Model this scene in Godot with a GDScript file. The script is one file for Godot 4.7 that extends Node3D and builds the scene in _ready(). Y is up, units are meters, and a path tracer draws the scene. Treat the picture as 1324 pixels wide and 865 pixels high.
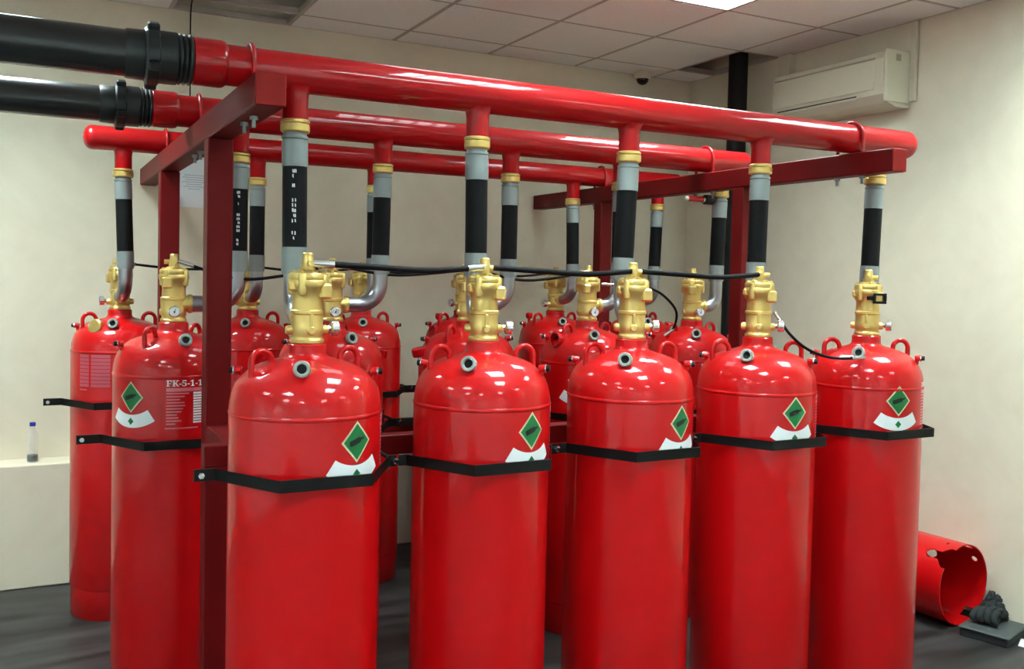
extends Node3D
# A gas fire-suppression room: three rows of red cylinders under three red manifolds on a red steel rack.
# Metres, y up, floor at y = 0; +x along the rows, -z into the room.

class MB:                                   # collects triangles, becomes one ArrayMesh
	var v := PackedVector3Array()
	var n := PackedVector3Array()
	func tri(a: Vector3, b: Vector3, c: Vector3, na: Vector3, nb: Vector3, nc: Vector3) -> void:
		var cr := (b - a).cross(c - a)
		if cr.length_squared() < 1e-18: return
		if cr.dot(na + nb + nc) > 0.0:
			v.append_array([a, c, b]); n.append_array([na, nc, nb])
		else:
			v.append_array([a, b, c]); n.append_array([na, nb, nc])
	func quad(a: Vector3, b: Vector3, c: Vector3, d: Vector3, na: Vector3, nb: Vector3, nc: Vector3, nd: Vector3) -> void:
		tri(a, b, c, na, nb, nc); tri(a, c, d, na, nc, nd)
	func flat(p: Array, out: Vector3) -> void:
		for i in range(1, p.size() - 1): tri(p[0], p[i], p[i + 1], out, out, out)
	# profile of (radius, y) turned round y, carried by xf; creases where the profile bends by more than 38 degrees
	func lathe(prof: Array, seg: int, xf := Transform3D(), a0 := 0.0, a1 := TAU) -> void:
		var m := prof.size()
		var sn := []
		for i in m - 1:
			var d: Vector2 = (prof[i + 1] - prof[i])
			sn.append(Vector2(d.y, -d.x).normalized())
		# the way out: for a profile that runs downwards the normal (dy, -dx) points in
		var area := 0.0
		for i in m - 1: area += (prof[i].x + prof[i + 1].x) * (prof[i + 1].y - prof[i].y)
		var flip := -1.0 if area < 0.0 else 1.0
		for i in m - 1: sn[i] *= flip
		for i in m - 1:
			var n0: Vector2 = sn[i]
			var n1: Vector2 = sn[i]
			if i > 0 and sn[i - 1].dot(sn[i]) > 0.79: n0 = (sn[i - 1] + sn[i]).normalized()
			if i < m - 2 and sn[i + 1].dot(sn[i]) > 0.79: n1 = (sn[i + 1] + sn[i]).normalized()
			for k in seg:
				var t0 := a0 + (a1 - a0) * k / seg
				var t1 := a0 + (a1 - a0) * (k + 1) / seg
				var c0 := Vector3(sin(t0), 0, cos(t0))
				var c1 := Vector3(sin(t1), 0, cos(t1))
				var p: Vector2 = prof[i]
				var q: Vector2 = prof[i + 1]
				quad(xf * (c0 * p.x + Vector3.UP * p.y), xf * (c1 * p.x + Vector3.UP * p.y), xf * (c1 * q.x + Vector3.UP * q.y), xf * (c0 * q.x + Vector3.UP * q.y),
					xf.basis * (c0 * n0.x + Vector3.UP * n0.y), xf.basis * (c1 * n0.x + Vector3.UP * n0.y), xf.basis * (c1 * n1.x + Vector3.UP * n1.y), xf.basis * (c0 * n1.x + Vector3.UP * n1.y))
	func tube(pts: Array, r: float, seg := 16, caps := true, radii := []) -> void:
		var m := pts.size()
		var up := Vector3.UP
		var rings := []
		var norms := []
		var t_prev := Vector3.ZERO
		var u := Vector3.ZERO
		for i in m:
			var t: Vector3 = (pts[min(i + 1, m - 1)] - pts[max(i - 1, 0)]).normalized()
			if i == 0:
				u = t.cross(up if absf(t.dot(up)) < 0.9 else Vector3.RIGHT).normalized()
			else:
				u = (u - t * u.dot(t)).normalized()
			var w := t.cross(u)
			var ring := []
			var nn := []
			var rr: float = radii[i] if radii.size() > i else r
			for k in seg:
				var a := TAU * k / seg
				var o: Vector3 = u * cos(a) + w * sin(a)
				ring.append(pts[i] + o * rr); nn.append(o)
			rings.append(ring); norms.append(nn)
			t_prev = t
		for i in m - 1:
			for k in seg:
				var j := (k + 1) % seg
				quad(rings[i][k], rings[i][j], rings[i + 1][j], rings[i + 1][k], norms[i][k], norms[i][j], norms[i + 1][j], norms[i + 1][k])
		if caps:
			flat(rings[0], (pts[0] - pts[1]).normalized())
			flat(rings[m - 1], (pts[m - 1] - pts[m - 2]).normalized())
	func box(c: Vector3, s: Vector3, b := 0.003, basis := Basis()) -> void:
		var h := s / 2.0
		b = minf(b, minf(h.x, minf(h.y, h.z)) * 0.6)
		var ax := [Vector3.RIGHT, Vector3.UP, Vector3.BACK]
		for i in 3:
			var j := (i + 1) % 3
			var k := (i + 2) % 3
			for sg in [-1.0, 1.0]:
				var p := []
				for q in [[-1, -1], [1, -1], [1, 1], [-1, 1]]:
					p.append(c + basis * (ax[i] * h[i] * sg + ax[j] * (h[j] - b) * q[0] + ax[k] * (h[k] - b) * q[1]))
				flat(p, basis * ax[i] * sg)
				for sh in [-1.0, 1.0]:       # edge along k between faces i and j
					var e := []
					var nn: Vector3 = basis * (ax[i] * sg + ax[j] * sh).normalized()
					for sk in [-1.0, 1.0]:
						e.append(c + basis * (ax[i] * h[i] * sg + ax[j] * (h[j] - b) * sh + ax[k] * (h[k] - b) * sk))
					for sk in [1.0, -1.0]:
						e.append(c + basis * (ax[i] * (h[i] - b) * sg + ax[j] * h[j] * sh + ax[k] * (h[k] - b) * sk))
					flat(e, nn)
		for sx in [-1.0, 1.0]:
			for sy in [-1.0, 1.0]:
				for sz in [-1.0, 1.0]:
					flat([c + basis * Vector3(h.x * sx, (h.y - b) * sy, (h.z - b) * sz), c + basis * Vector3((h.x - b) * sx, h.y * sy, (h.z - b) * sz), c + basis * Vector3((h.x - b) * sx, (h.y - b) * sy, h.z * sz)], basis * Vector3(sx, sy, sz).normalized())
	func prism(poly: PackedVector2Array, depth: float, xf := Transform3D()) -> void:
		var idx := Geometry2D.triangulate_polygon(poly)
		for z in [0.0, depth]:
			var nz: Vector3 = xf.basis * Vector3(0, 0, -1.0 if z == 0.0 else 1.0) * signf(depth)
			for i in range(0, idx.size(), 3):
				tri(xf * Vector3(poly[idx[i]].x, poly[idx[i]].y, z), xf * Vector3(poly[idx[i + 1]].x, poly[idx[i + 1]].y, z), xf * Vector3(poly[idx[i + 2]].x, poly[idx[i + 2]].y, z), nz, nz, nz)
		var cw := -1.0 if Geometry2D.is_polygon_clockwise(poly) else 1.0
		for i in poly.size():
			var a := poly[i]
			var b := poly[(i + 1) % poly.size()]
			var d := (b - a).normalized()
			var nn: Vector3 = xf.basis * Vector3(d.y, -d.x, 0) * cw
			flat([xf * Vector3(a.x, a.y, 0), xf * Vector3(b.x, b.y, 0), xf * Vector3(b.x, b.y, depth), xf * Vector3(a.x, a.y, depth)], nn)
	# a flat outline (arc length, height) laid round a cylinder of radius R about the y axis, centred on +z
	func bent(poly: PackedVector2Array, R: float, y0 := 0.0) -> void:
		var lo := 1e9
		var hi := -1e9
		for p in poly: lo = minf(lo, p.x); hi = maxf(hi, p.x)
		var cnt := maxi(1, int(ceil((hi - lo) / 0.006)))
		for s in cnt:
			var x0 := lo + (hi - lo) * s / cnt
			var x1 := lo + (hi - lo) * (s + 1) / cnt
			for piece in Geometry2D.intersect_polygons(poly, PackedVector2Array([Vector2(x0, -9), Vector2(x1, -9), Vector2(x1, 9), Vector2(x0, 9)])):
				var idx := Geometry2D.triangulate_polygon(piece)
				for i in range(0, idx.size(), 3):
					var q := []
					var nn := []
					for k in 3:
						var p: Vector2 = piece[idx[i + k]]
						var o := Vector3(sin(p.x / R), 0, cos(p.x / R))
						q.append(o * R + Vector3.UP * (y0 + p.y)); nn.append(o)
					tri(q[0], q[1], q[2], nn[0], nn[1], nn[2])
	func letters(text: String, height: float, R: float, at: Vector2, squeeze := 1.0) -> void:
		var t := TextMesh.new()
		var f := SystemFont.new()
		f.font_names = PackedStringArray(["Droid Serif"]); f.font_weight = 700
		t.font = f; t.text = text; t.font_size = 32; t.pixel_size = 0.01; t.depth = 0.0
		var arr := t.get_mesh_arrays()
		var vs: PackedVector3Array = arr[Mesh.ARRAY_VERTEX]
		if vs.is_empty(): return
		var ix: PackedInt32Array = arr[Mesh.ARRAY_INDEX] if arr[Mesh.ARRAY_INDEX] != null else PackedInt32Array(range(vs.size()))
		var lo := Vector3(1e9, 1e9, 0)
		var hi := Vector3(-1e9, -1e9, 0)
		for p in vs: lo = lo.min(p); hi = hi.max(p)
		var k := height / maxf(hi.y - lo.y, 1e-6)
		for i in range(0, ix.size(), 3):
			var q := []
			var nn := []
			for j in 3:
				var p := vs[ix[i + j]]
				var x := at.x + (p.x - lo.x) * k * squeeze
				var o := Vector3(sin(x / R), 0, cos(x / R))
				q.append(o * R + Vector3.UP * (at.y + (p.y - lo.y) * k)); nn.append(o)
			tri(q[0], q[1], q[2], nn[0], nn[1], nn[2])
	func mesh() -> ArrayMesh:
		var a := []
		a.resize(Mesh.ARRAY_MAX)
		a[Mesh.ARRAY_VERTEX] = v; a[Mesh.ARRAY_NORMAL] = n
		var m := ArrayMesh.new()
		m.add_surface_from_arrays(Mesh.PRIMITIVE_TRIANGLES, a)
		return m

var M := {}
var cache := {}

func mat(called: String, c: Color, rough: float, metal := 0.0, spec := 0.5) -> StandardMaterial3D:
	var m := StandardMaterial3D.new()
	m.resource_name = called
	m.albedo_color = c; m.roughness = rough; m.metallic = metal; m.metallic_specular = spec
	M[called] = m
	return m

func noise_tex(freq: float, w: int, h: int, lo: Color, hi: Color, sd: int, oct := 4, stretch := 1.0) -> ImageTexture:
	var f := FastNoiseLite.new()
	f.seed = sd; f.frequency = freq; f.fractal_octaves = oct
	f.noise_type = FastNoiseLite.TYPE_SIMPLEX_SMOOTH
	var im := Image.create(w, h, false, Image.FORMAT_RGB8)
	for y in h:
		for x in w:
			# tiles without a seam: walk round a torus
			var a := TAU * x / w
			var b := TAU * y / h
			var t := 0.5 + 0.5 * f.get_noise_3d(cos(a) * 40.0 / stretch, sin(a) * 40.0 / stretch + cos(b) * 40.0, sin(b) * 40.0)
			im.set_pixel(x, y, lo.lerp(hi, clampf((t - 0.2) / 0.6, 0, 1)))
	return ImageTexture.create_from_image(im)

func make_materials() -> void:
	var red := mat("red_paint", Color(0.715, 0.018, 0.032), 0.45, 0.0, 0.25)
	red.clearcoat_enabled = true; red.clearcoat = 0.65; red.clearcoat_roughness = 0.05
	var mr := mat("manifold_paint", Color(0.63, 0.025, 0.045), 0.5, 0.0, 0.22)
	mr.clearcoat_enabled = true; mr.clearcoat = 0.75; mr.clearcoat_roughness = 0.04
	mat("rack_paint", Color(0.385, 0.02, 0.025), 0.5, 0.0, 0.3)
	mat("rack_plate", Color(0.54, 0.09, 0.075), 0.55, 0.0, 0.3)
	mat("brass", Color(0.84, 0.73, 0.44), 0.38, 0.8)
	mat("brass_dark", Color(0.72, 0.53, 0.22), 0.4, 0.85)
	mat("zinc", Color(0.52, 0.55, 0.545), 0.5, 0.35)
	mat("steel", Color(0.62, 0.62, 0.64), 0.28, 0.9)
	mat("chrome", Color(0.80, 0.80, 0.80), 0.2, 0.9)
	mat("rubber", Color(0.024, 0.028, 0.034), 0.6, 0.0, 0.3)
	mat("black_steel", Color(0.018, 0.02, 0.02), 0.5, 0.0, 0.35)
	mat("black_hole", Color(0.01, 0.01, 0.012), 0.8)
	var bp := mat("black_pipe", Color(0.055, 0.068, 0.068), 0.3)
	bp.clearcoat_enabled = true; bp.clearcoat = 0.5; bp.clearcoat_roughness = 0.12
	mat("dark_fitting", Color(0.13, 0.15, 0.15), 0.38, 0.35)
	mat("matt_black", Color(0.02, 0.022, 0.028), 0.75)
	mat("label_green", Color(0.0, 0.42, 0.20), 0.45)
	mat("label_border", Color(0.80, 0.76, 0.62), 0.5)
	mat("label_white", Color(0.88, 0.90, 0.90), 0.5)
	mat("label_pink", Color(0.80, 0.40, 0.44), 0.5)
	mat("print_white", Color(0.86, 0.84, 0.84), 0.6)
	mat("print_black", Color(0.02, 0.06, 0.04), 0.6)
	mat("plastic_white", Color(0.80, 0.77, 0.68), 0.4)
	mat("plastic_shade", Color(0.62, 0.58, 0.50), 0.5)
	mat("slot_dark", Color(0.12, 0.11, 0.10), 0.7)
	mat("paper", Color(0.85, 0.86, 0.86), 0.8)
	mat("lens_dark", Color(0.05, 0.02, 0.03), 0.08)
	mat("bottle_cap", Color(0.10, 0.16, 0.62), 0.4)
	mat("case_grey", Color(0.21, 0.24, 0.235), 0.6)
	mat("cloth_dark", Color(0.10, 0.125, 0.125), 0.9)
	mat("grey_slab", Color(0.50, 0.48, 0.44), 0.9)
	mat("lamp_metal", Color(0.85, 0.88, 0.88), 0.4)
	mat("blade_grey", Color(0.74, 0.77, 0.77), 0.6)
	mat("grid_bar", Color(0.70, 0.66, 0.62), 0.6)
	mat("port_grey", Color(0.56, 0.58, 0.55), 0.5)
	mat("notice_ink", Color(0.66, 0.68, 0.70), 0.8)
	mat("sheet_pink", Color(0.70, 0.27, 0.32), 0.5)
	mat("white_wall", Color(0.95, 0.945, 0.93), 0.8)
	var pl := mat("clear_plastic", Color(0.92, 0.96, 0.98, 0.12), 0.05)
	pl.transparency = BaseMaterial3D.TRANSPARENCY_ALPHA
	mat("dark_liquid", Color(0.06, 0.06, 0.07), 0.1)
	var lamp := mat("lamp_face", Color(0.9, 0.95, 0.95), 0.5)
	lamp.emission_enabled = true; lamp.emission = Color(0.93, 1.0, 1.0); lamp.emission_energy_multiplier = 0.35
	# walls: cream paint over plaster, a faint roller texture
	var wall := mat("wall_paint", Color(0.875, 0.835, 0.745), 0.75, 0.0, 0.35)
	wall.albedo_texture = noise_tex(0.03, 256, 256, Color(0.975, 0.973, 0.968), Color(1, 1, 1), 3)
	wall.uv1_triplanar = true; wall.uv1_world_triplanar = true; wall.uv1_scale = Vector3(0.9, 0.9, 0.9)
	var tile := mat("ceiling_board", Color(0.97, 0.97, 0.96), 0.9, 0.0, 0.2)
	tile.albedo_texture = noise_tex(0.5, 256, 256, Color(0.93, 0.93, 0.93), Color(1, 1, 1), 5, 2)
	tile.uv1_triplanar = true; tile.uv1_world_triplanar = true; tile.uv1_scale = Vector3(1.6, 1.6, 1.6)
	var fl := mat("floor_vinyl", Color(1, 1, 1), 0.42, 0.0, 0.4)
	fl.albedo_texture = noise_tex(0.06, 512, 512, Color(0.12, 0.118, 0.115), Color(0.255, 0.25, 0.245), 6, 5, 6.0)
	fl.uv1_triplanar = true; fl.uv1_world_triplanar = true; fl.uv1_scale = Vector3(0.55, 0.55, 0.55)

# ---------------------------------------------------------------- scene helpers
func part(parent: Node3D, called: String, mesh: Mesh, material: String, at := Transform3D()) -> MeshInstance3D:
	var o := MeshInstance3D.new()
	o.name = called
	o.mesh = mesh
	o.material_override = M[material]
	o.transform = at
	parent.add_child(o, true)
	return o

func thing(called: String, label: String, category: String, at := Vector3.ZERO, group := "") -> Node3D:
	var o := Node3D.new()
	o.name = called
	o.position = at
	o.set_meta("label", label); o.set_meta("category", category)
	if group: o.set_meta("group", group)
	var k := 0
	var base := called
	while has_node(NodePath(called)):
		k += 1
		called = "%s_%03d" % [base, k]
	o.name = called
	add_child(o)
	return o

func struct(called: String, mesh: Mesh, material: String, parent: Node3D = self) -> MeshInstance3D:
	var o := part(parent, called, mesh, material)
	if parent == self: o.set_meta("kind", "structure")
	return o

func yaw(deg: float, at := Vector3.ZERO) -> Transform3D:
	return Transform3D(Basis(Vector3.UP, deg_to_rad(deg)), at)

func dir(deg: float) -> Vector3:
	return Vector3(sin(deg_to_rad(deg)), 0, cos(deg_to_rad(deg)))

func along(from: Vector3, to: Vector3) -> Transform3D:      # y axis turned onto from -> to
	var y := (to - from).normalized()
	var x := y.cross(Vector3.BACK if absf(y.z) < 0.9 else Vector3.RIGHT).normalized()
	return Transform3D(Basis(x, y, x.cross(y)), from)

func cached(key: String, make: Callable) -> ArrayMesh:
	if not cache.has(key):
		var mb := MB.new()
		make.call(mb)
		cache[key] = mb.mesh()
	return cache[key]

func pv(a: Array) -> Array:                                  # flat list of r, y -> profile
	var o := []
	for i in range(0, a.size(), 2): o.append(Vector2(a[i], a[i + 1]))
	return o

func poly(a: Array) -> PackedVector2Array:
	var o := PackedVector2Array()
	for i in range(0, a.size(), 2): o.append(Vector2(a[i], a[i + 1]))
	return o

func hexagon(r: float, sides := 6) -> PackedVector2Array:
	var o := PackedVector2Array()
	for i in sides: o.append(Vector2(r * cos(TAU * i / sides), r * sin(TAU * i / sides)))
	return o

# ---------------------------------------------------------------- cylinders
const NECK := 1.366                                          # height of the valve seat
const R := 0.2035

func valve_mesh(mb: MB) -> void:                             # outlet towards +z, origin on the seat
	mb.lathe(pv([0.0, 0.0, 0.043, 0.0, 0.0455, 0.003, 0.0455, 0.010, 0.042, 0.014, 0.041, 0.020, 0.044, 0.026, 0.0445, 0.046, 0.042, 0.052, 0.0425, 0.078, 0.0455, 0.081, 0.0455, 0.089, 0.042, 0.092, 0.0405, 0.118, 0.043, 0.140, 0.050, 0.150, 0.0525, 0.158, 0.0525, 0.168, 0.05, 0.172, 0.0, 0.172]), 36)
	for s in [-1.0, 1.0]:                                    # ears across the outlet
		var xf := along(Vector3(s * 0.03, 0.036, 0), Vector3(s * 0.06, 0.036, 0))
		mb.lathe(pv([0.0135, 0.0, 0.0135, 0.022, 0.010, 0.028, 0.0, 0.028]), 14, xf)
	var back := along(Vector3(0, 0.036, -0.03), Vector3(0, 0.036, -0.06))
	mb.lathe(pv([0.013, 0.0, 0.013, 0.014, 0.009, 0.019, 0.0, 0.019]), 14, back)
	mb.box(Vector3(0, 0.062, -0.041), Vector3(0.012, 0.04, 0.01), 0.003)
	mb.lathe(pv([0.030, 0.0, 0.030, 0.018, 0.034, 0.019, 0.034, 0.032, 0.031, 0.034, 0.0, 0.034]), 24, along(Vector3(0, 0.066, 0.03), Vector3(0, 0.066, 0.1)))
	for i in 4:
		var a := TAU * (i + 0.5) / 4 + 0.2
		mb.lathe(pv([0.0, 0.128, 0.011, 0.132, 0.0125, 0.138, 0.0125, 0.184, 0.010, 0.188, 0.0, 0.188]), 14, Transform3D(Basis(), Vector3(sin(a) * 0.043, 0, cos(a) * 0.043)))
	mb.box(Vector3(-0.040, 0.142, -0.024), Vector3(0.036, 0.042, 0.036), 0.006)
	mb.box(Vector3(0.044, 0.155, -0.014), Vector3(0.022, 0.028, 0.028), 0.006)

func valve_cap_mesh(mb: MB) -> void:
	mb.lathe(pv([0.0, 0.172, 0.048, 0.172, 0.0495, 0.175, 0.0495, 0.186, 0.046, 0.191, 0.03, 0.195, 0.022, 0.2, 0.0, 0.2]), 32)
	for i in 6:
		var a := TAU * (i + 0.3) / 6
		mb.prism(hexagon(0.0075), 0.008, Transform3D(Basis(Vector3.RIGHT, -PI / 2), Vector3(sin(a) * 0.037, 0.189, cos(a) * 0.037)))

func valve_port_mesh(mb: MB) -> void:
	mb.prism(hexagon(0.0205), 0.012, Transform3D(Basis(Vector3.RIGHT, -PI / 2), Vector3(0, 0.2, 0)))
	mb.lathe(pv([0.0, 0.21, 0.0165, 0.21, 0.0165, 0.226, 0.0145, 0.229, 0.0145, 0.243, 0.012, 0.246, 0.0, 0.246]), 18)
	mb.lathe(pv([0.008, 0.0, 0.008, 0.026, 0.0, 0.026]), 12, along(Vector3(0, 0.217, -0.008), Vector3(0, 0.217, -0.1)))
	mb.lathe(pv([0.008, 0.0, 0.008, 0.026, 0.0, 0.026]), 12, along(Vector3(-0.008, 0.217, 0), Vector3(-0.1, 0.217, 0)))

func lug_mesh(mb: MB) -> void:                               # bent rod in the plane of +z, its outer foot lower on the dome
	var pts := [Vector3(0, -0.03, -0.029)]
	for i in 17:
		var a := PI * i / 16
		pts.append(Vector3(0, 0.008 + 0.029 * sin(a), -0.029 * cos(a)))
	pts.append(Vector3(0, -0.05, 0.029))
	mb.tube(pts, 0.0085, 12)

var made := 0
func gas_cylinder(label: String, group: String, x: float, z: float, noz: float, out: float, dia: float, lug: float, label_y: float, extra := {}) -> void:
	var t := thing("gas_cylinder", label, "gas cylinder", Vector3(x, 0, z), group)
	part(t, "tank", cached("tank", func(mb: MB):
		mb.lathe(pv([0.0, 1.366, 0.048, 1.366, 0.0515, 1.363, 0.0515, 1.345, 0.053, 1.337, 0.060, 1.330, 0.078, 1.324, 0.10, 1.318, 0.122, 1.311, 0.142, 1.302, 0.16, 1.290, 0.175, 1.276, 0.187, 1.259, 0.196, 1.238, 0.2015, 1.213, R, 1.186, R, 1.10, R, 0.6, R, 0.14, 0.2015, 0.134, 0.199, 0.131]), 72)), "red_paint")
	part(t, "skirt", cached("skirt", func(mb: MB):
		mb.lathe(pv([0.199, 0.131, 0.199, 0.004, 0.196, 0.0, 0.188, 0.0, 0.188, 0.12]), 64)), "red_paint")
	part(t, "weld_seam", cached("weld", func(mb: MB):
		mb.lathe(pv([R - 0.001, 1.191, R + 0.0012, 1.188, R + 0.002, 1.184, R + 0.0012, 1.180, R - 0.001, 1.177]), 72)), "red_paint")
	# shoulder ports: an open grey socket in front, capped plugs to the sides
	var pt := yaw(noz)
	var tilt := pt * Transform3D(Basis(Vector3.RIGHT, deg_to_rad(-14)), Vector3(0, 1.300, 0.118))
	var port := part(t, "port", cached("port", func(mb: MB):
		mb.lathe(pv([0.0, 0.0, 0.0185, 0.0, 0.0185, 0.034, 0.0, 0.034]), 22, along(Vector3.ZERO, Vector3(0, 0, 1)))), "red_paint", tilt)
	part(port, "port_ring", cached("port_ring", func(mb: MB):
		mb.lathe(pv([0.0125, 0.034, 0.0125, 0.05, 0.0145, 0.052, 0.0205, 0.052, 0.0225, 0.049, 0.0225, 0.036, 0.0205, 0.034]), 24, along(Vector3.ZERO, Vector3(0, 0, 1)))), "port_grey").set_meta("label", "grey threaded ring")
	part(port, "port_hole", cached("port_hole", func(mb: MB):
		mb.lathe(pv([0.0, 0.0, 0.013, 0.0, 0.013, 0.005, 0.0, 0.005]), 20, along(Vector3(0, 0, 0.037), Vector3(0, 0, 1)))), "black_hole")
	for s in [-90.0, 90.0]:
		var at := yaw(noz + s, Vector3.ZERO) * Transform3D(Basis().scaled(Vector3(0.85, 0.85, 0.85)), Vector3(0, 1.262, 0.178))
		var plug := part(t, "safety_plug", cached("plug", func(mb: MB):
			mb.tube([Vector3(0, -0.012, -0.006), Vector3(0, 0.034, 0.004)], 0.0085, 12)
			mb.lathe(pv([0.0, 0.0, 0.012, 0.0, 0.013, 0.003, 0.013, 0.026, 0.0, 0.026]), 14, along(Vector3(0, 0.032, -0.008), Vector3(0, 0.036, 0.02)))), "red_paint", at)
		part(plug, "plug_tip", cached("plug_tip", func(mb: MB):
			mb.prism(hexagon(0.011), 0.012, Transform3D(Basis(), Vector3(0, 0.0345, 0.0185)))), "black_steel")
		part(plug, "plug_washer", cached("plug_washer", func(mb: MB):
			mb.lathe(pv([0.0, 0.0, 0.0145, 0.0, 0.0145, 0.004, 0.0, 0.004]), 16, along(Vector3(0, 0.0335, 0.0145), Vector3(0, 0.0338, 0.03)))), "chrome")
	for s in [0.0, 180.0]:
		part(t, "lifting_lug", cached("lug", lug_mesh), "red_paint", yaw(lug + s) * Transform3D(Basis(), Vector3(0, 1.312, 0.133)))
	# valve
	var v := part(t, "valve", cached("valve", valve_mesh), "brass", yaw(out, Vector3(0, NECK, 0)))
	part(v, "valve_cap", cached("valve_cap", valve_cap_mesh), "brass")
	part(v, "actuator_port", cached("valve_port", valve_port_mesh), "brass")
	var g := Transform3D(Basis(Vector3.UP, -PI / 2), Vector3(-0.052, 0.040, 0))
	part(v, "pressure_gauge", cached("gauge", func(mb: MB):
		mb.lathe(pv([0.0, 0.0, 0.009, 0.0, 0.009, 0.012, 0.018, 0.014, 0.0205, 0.017, 0.0205, 0.033, 0.018, 0.035, 0.017, 0.033, 0.0, 0.033]), 22, along(Vector3.ZERO, Vector3(0, 0, 1)))), "chrome", g)
	part(v, "gauge_dial", cached("dial", func(mb: MB):
		mb.lathe(pv([0.0, 0.0, 0.0165, 0.0, 0.0165, 0.001, 0.0, 0.001]), 22, along(Vector3(0, 0, 0.0332), Vector3(0, 0, 1)))), "label_white", g)
	part(v, "gauge_needle", cached("needle", func(mb: MB):
		mb.prism(poly([-0.002, -0.005, 0.0015, -0.005, 0.004, 0.012, 0.003, 0.0125]), 0.0006, Transform3D(Basis(), Vector3(0, 0, 0.0344)))
		mb.lathe(pv([0.0, 0.0, 0.003, 0.0, 0.003, 0.001, 0.0, 0.001]), 10, along(Vector3(0, 0, 0.0343), Vector3(0, 0, 1)))), "print_black", g)
	# transport label: green diamond over a white fan, then the data panel
	var lift := Vector3(0, label_y - 1.085, 0)
	var lt := yaw(dia, lift)
	var d := part(t, "hazard_label", cached("diamond", func(mb: MB):
		mb.bent(poly([0, 0.0545, 0.049, 0, 0, -0.0545, -0.049, 0]), R + 0.0008, 1.085)), "label_border", lt)
	d.set_meta("label", "green diamond hazard label with a pale border")
	part(d, "green_field", cached("green", func(mb: MB):
		mb.bent(poly([0, 0.0475, 0.0425, 0, 0, -0.0475, -0.0425, 0]), R + 0.0014, 1.085)), "label_green")
	part(d, "bottle_symbol", cached("bottle_symbol", func(mb: MB):
		var p := PackedVector2Array()
		for q in poly([-0.026, -0.005, -0.023, -0.0075, 0.010, -0.0075, 0.016, -0.003, 0.025, -0.003, 0.025, 0.003, 0.016, 0.003, 0.010, 0.0075, -0.023, 0.0075, -0.026, 0.005]): p.append(q.rotated(0.3))
		mb.bent(p, R + 0.002, 1.087)), "print_black")
	var fan := part(t, "handling_label", cached("fan", func(mb: MB):
		var p := PackedVector2Array()
		for i in 15:
			var a := deg_to_rad(-33.7 + 67.4 * i / 14)
			p.append(Vector2(sin(a) * 0.117, -cos(a) * 0.117))
		for i in 15:
			var a := deg_to_rad(33.7 - 67.4 * i / 14)
			p.append(Vector2(sin(a) * 0.162, -cos(a) * 0.162))
		mb.bent(p, R + 0.0008, 1.141)), "label_white", lt)
	fan.set_meta("label", "white fan-shaped handling label")
	part(fan, "green_symbol", cached("fan_symbol", func(mb: MB):
		mb.bent(poly([0, 0.013, 0.0125, 0, 0, -0.013, -0.0125, 0]), R + 0.0014, 1.0015)), "label_green")
	var panel := part(t, "data_panel", cached("panel", func(mb: MB):
		for i in 11:
			var y := 1.098 - i * 0.0105
			var w: float = [0.075, 0.06, 0.045, 0.06, 0.062, 0.055, 0.05, 0.035, 0.04, 0.05, 0.03][i]
			mb.bent(poly([-0.066, y, -0.066 + w, y, -0.066 + w, y + 0.0042, -0.066, y + 0.0042]), R + 0.0009)
		mb.bent(poly([-0.066, 1.107, 0.064, 1.107, 0.064, 1.119, -0.066, 1.119]), R + 0.0009)
		mb.bent(poly([-0.07, 0.978, 0.04, 0.978, 0.04, 0.982, -0.07, 0.982]), R + 0.0009)), "label_pink", yaw(dia + 54, lift))
	panel.set_meta("label", "printed data table")
	part(panel, "panel_table", cached("panel_table", func(mb: MB):
		for i in 12:
			var y := 1.097 - i * 0.0092
			mb.bent(poly([0.024, y, 0.064, y, 0.064, y + 0.0062, 0.024, y + 0.0062]), R + 0.001)), "print_white")
	part(panel, "panel_title", cached("panel_title", func(mb: MB):
		mb.letters("FK-5-1-12", 0.021, R + 0.001, Vector2(-0.066, 1.125), 1.12)), "print_white")
	if extra.has("sheet"):
		var sh := part(t, "instruction_label", cached("sheet", func(mb: MB):
			for a in [[-0.07, -0.02], [-0.01, 0.075]]:
				for i in 9:
					var y := 1.175 - i * 0.016
					mb.bent(poly([a[0], y - 0.013, a[1], y - 0.013, a[1], y, a[0], y]), R + 0.0009)
			mb.bent(poly([-0.07, 1.018, -0.03, 1.018, -0.03, 1.024, -0.07, 1.024]), R + 0.0009)), "sheet_pink", yaw(extra.sheet))
		sh.set_meta("label", "faded pink instruction label in two columns")
	if extra.has("caps"):                                    # level gauge heads on the shoulder
		for a in extra.caps:
			var head := part(t, "level_gauge_cap", cached("level_cap", func(mb: MB):
				mb.lathe(pv([0.0, 0.066, 0.036, 0.066, 0.04, 0.062, 0.04, 0.034, 0.038, 0.03, 0.0, 0.03]), 24)), "red_paint", yaw(a) * Transform3D(Basis(Vector3.RIGHT, deg_to_rad(12)), Vector3(0, 1.190, 0.186)))
			part(head, "gauge_socket", cached("level_socket", func(mb: MB):
				mb.lathe(pv([0.0, 0.03, 0.02, 0.03, 0.02, -0.02, 0.0, -0.02]), 18)), "black_steel")
			part(head, "gauge_clip", cached("level_clip", func(mb: MB):
				mb.box(Vector3(0.026, 0.016, 0.012), Vector3(0.008, 0.03, 0.02), 0.002)), "label_white")
	if extra.has("knobs"):
		for a in extra.knobs:
			part(t, "test_knob", cached("knob", func(mb: MB):
				mb.lathe(pv([0.0, 0.05, 0.014, 0.05, 0.019, 0.046, 0.02, 0.028, 0.015, 0.018, 0.008, 0.014, 0.008, -0.015, 0.0, -0.015]), 20)), "red_paint", yaw(a) * Transform3D(Basis(), Vector3(0, 1.30, 0.147)))
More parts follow.
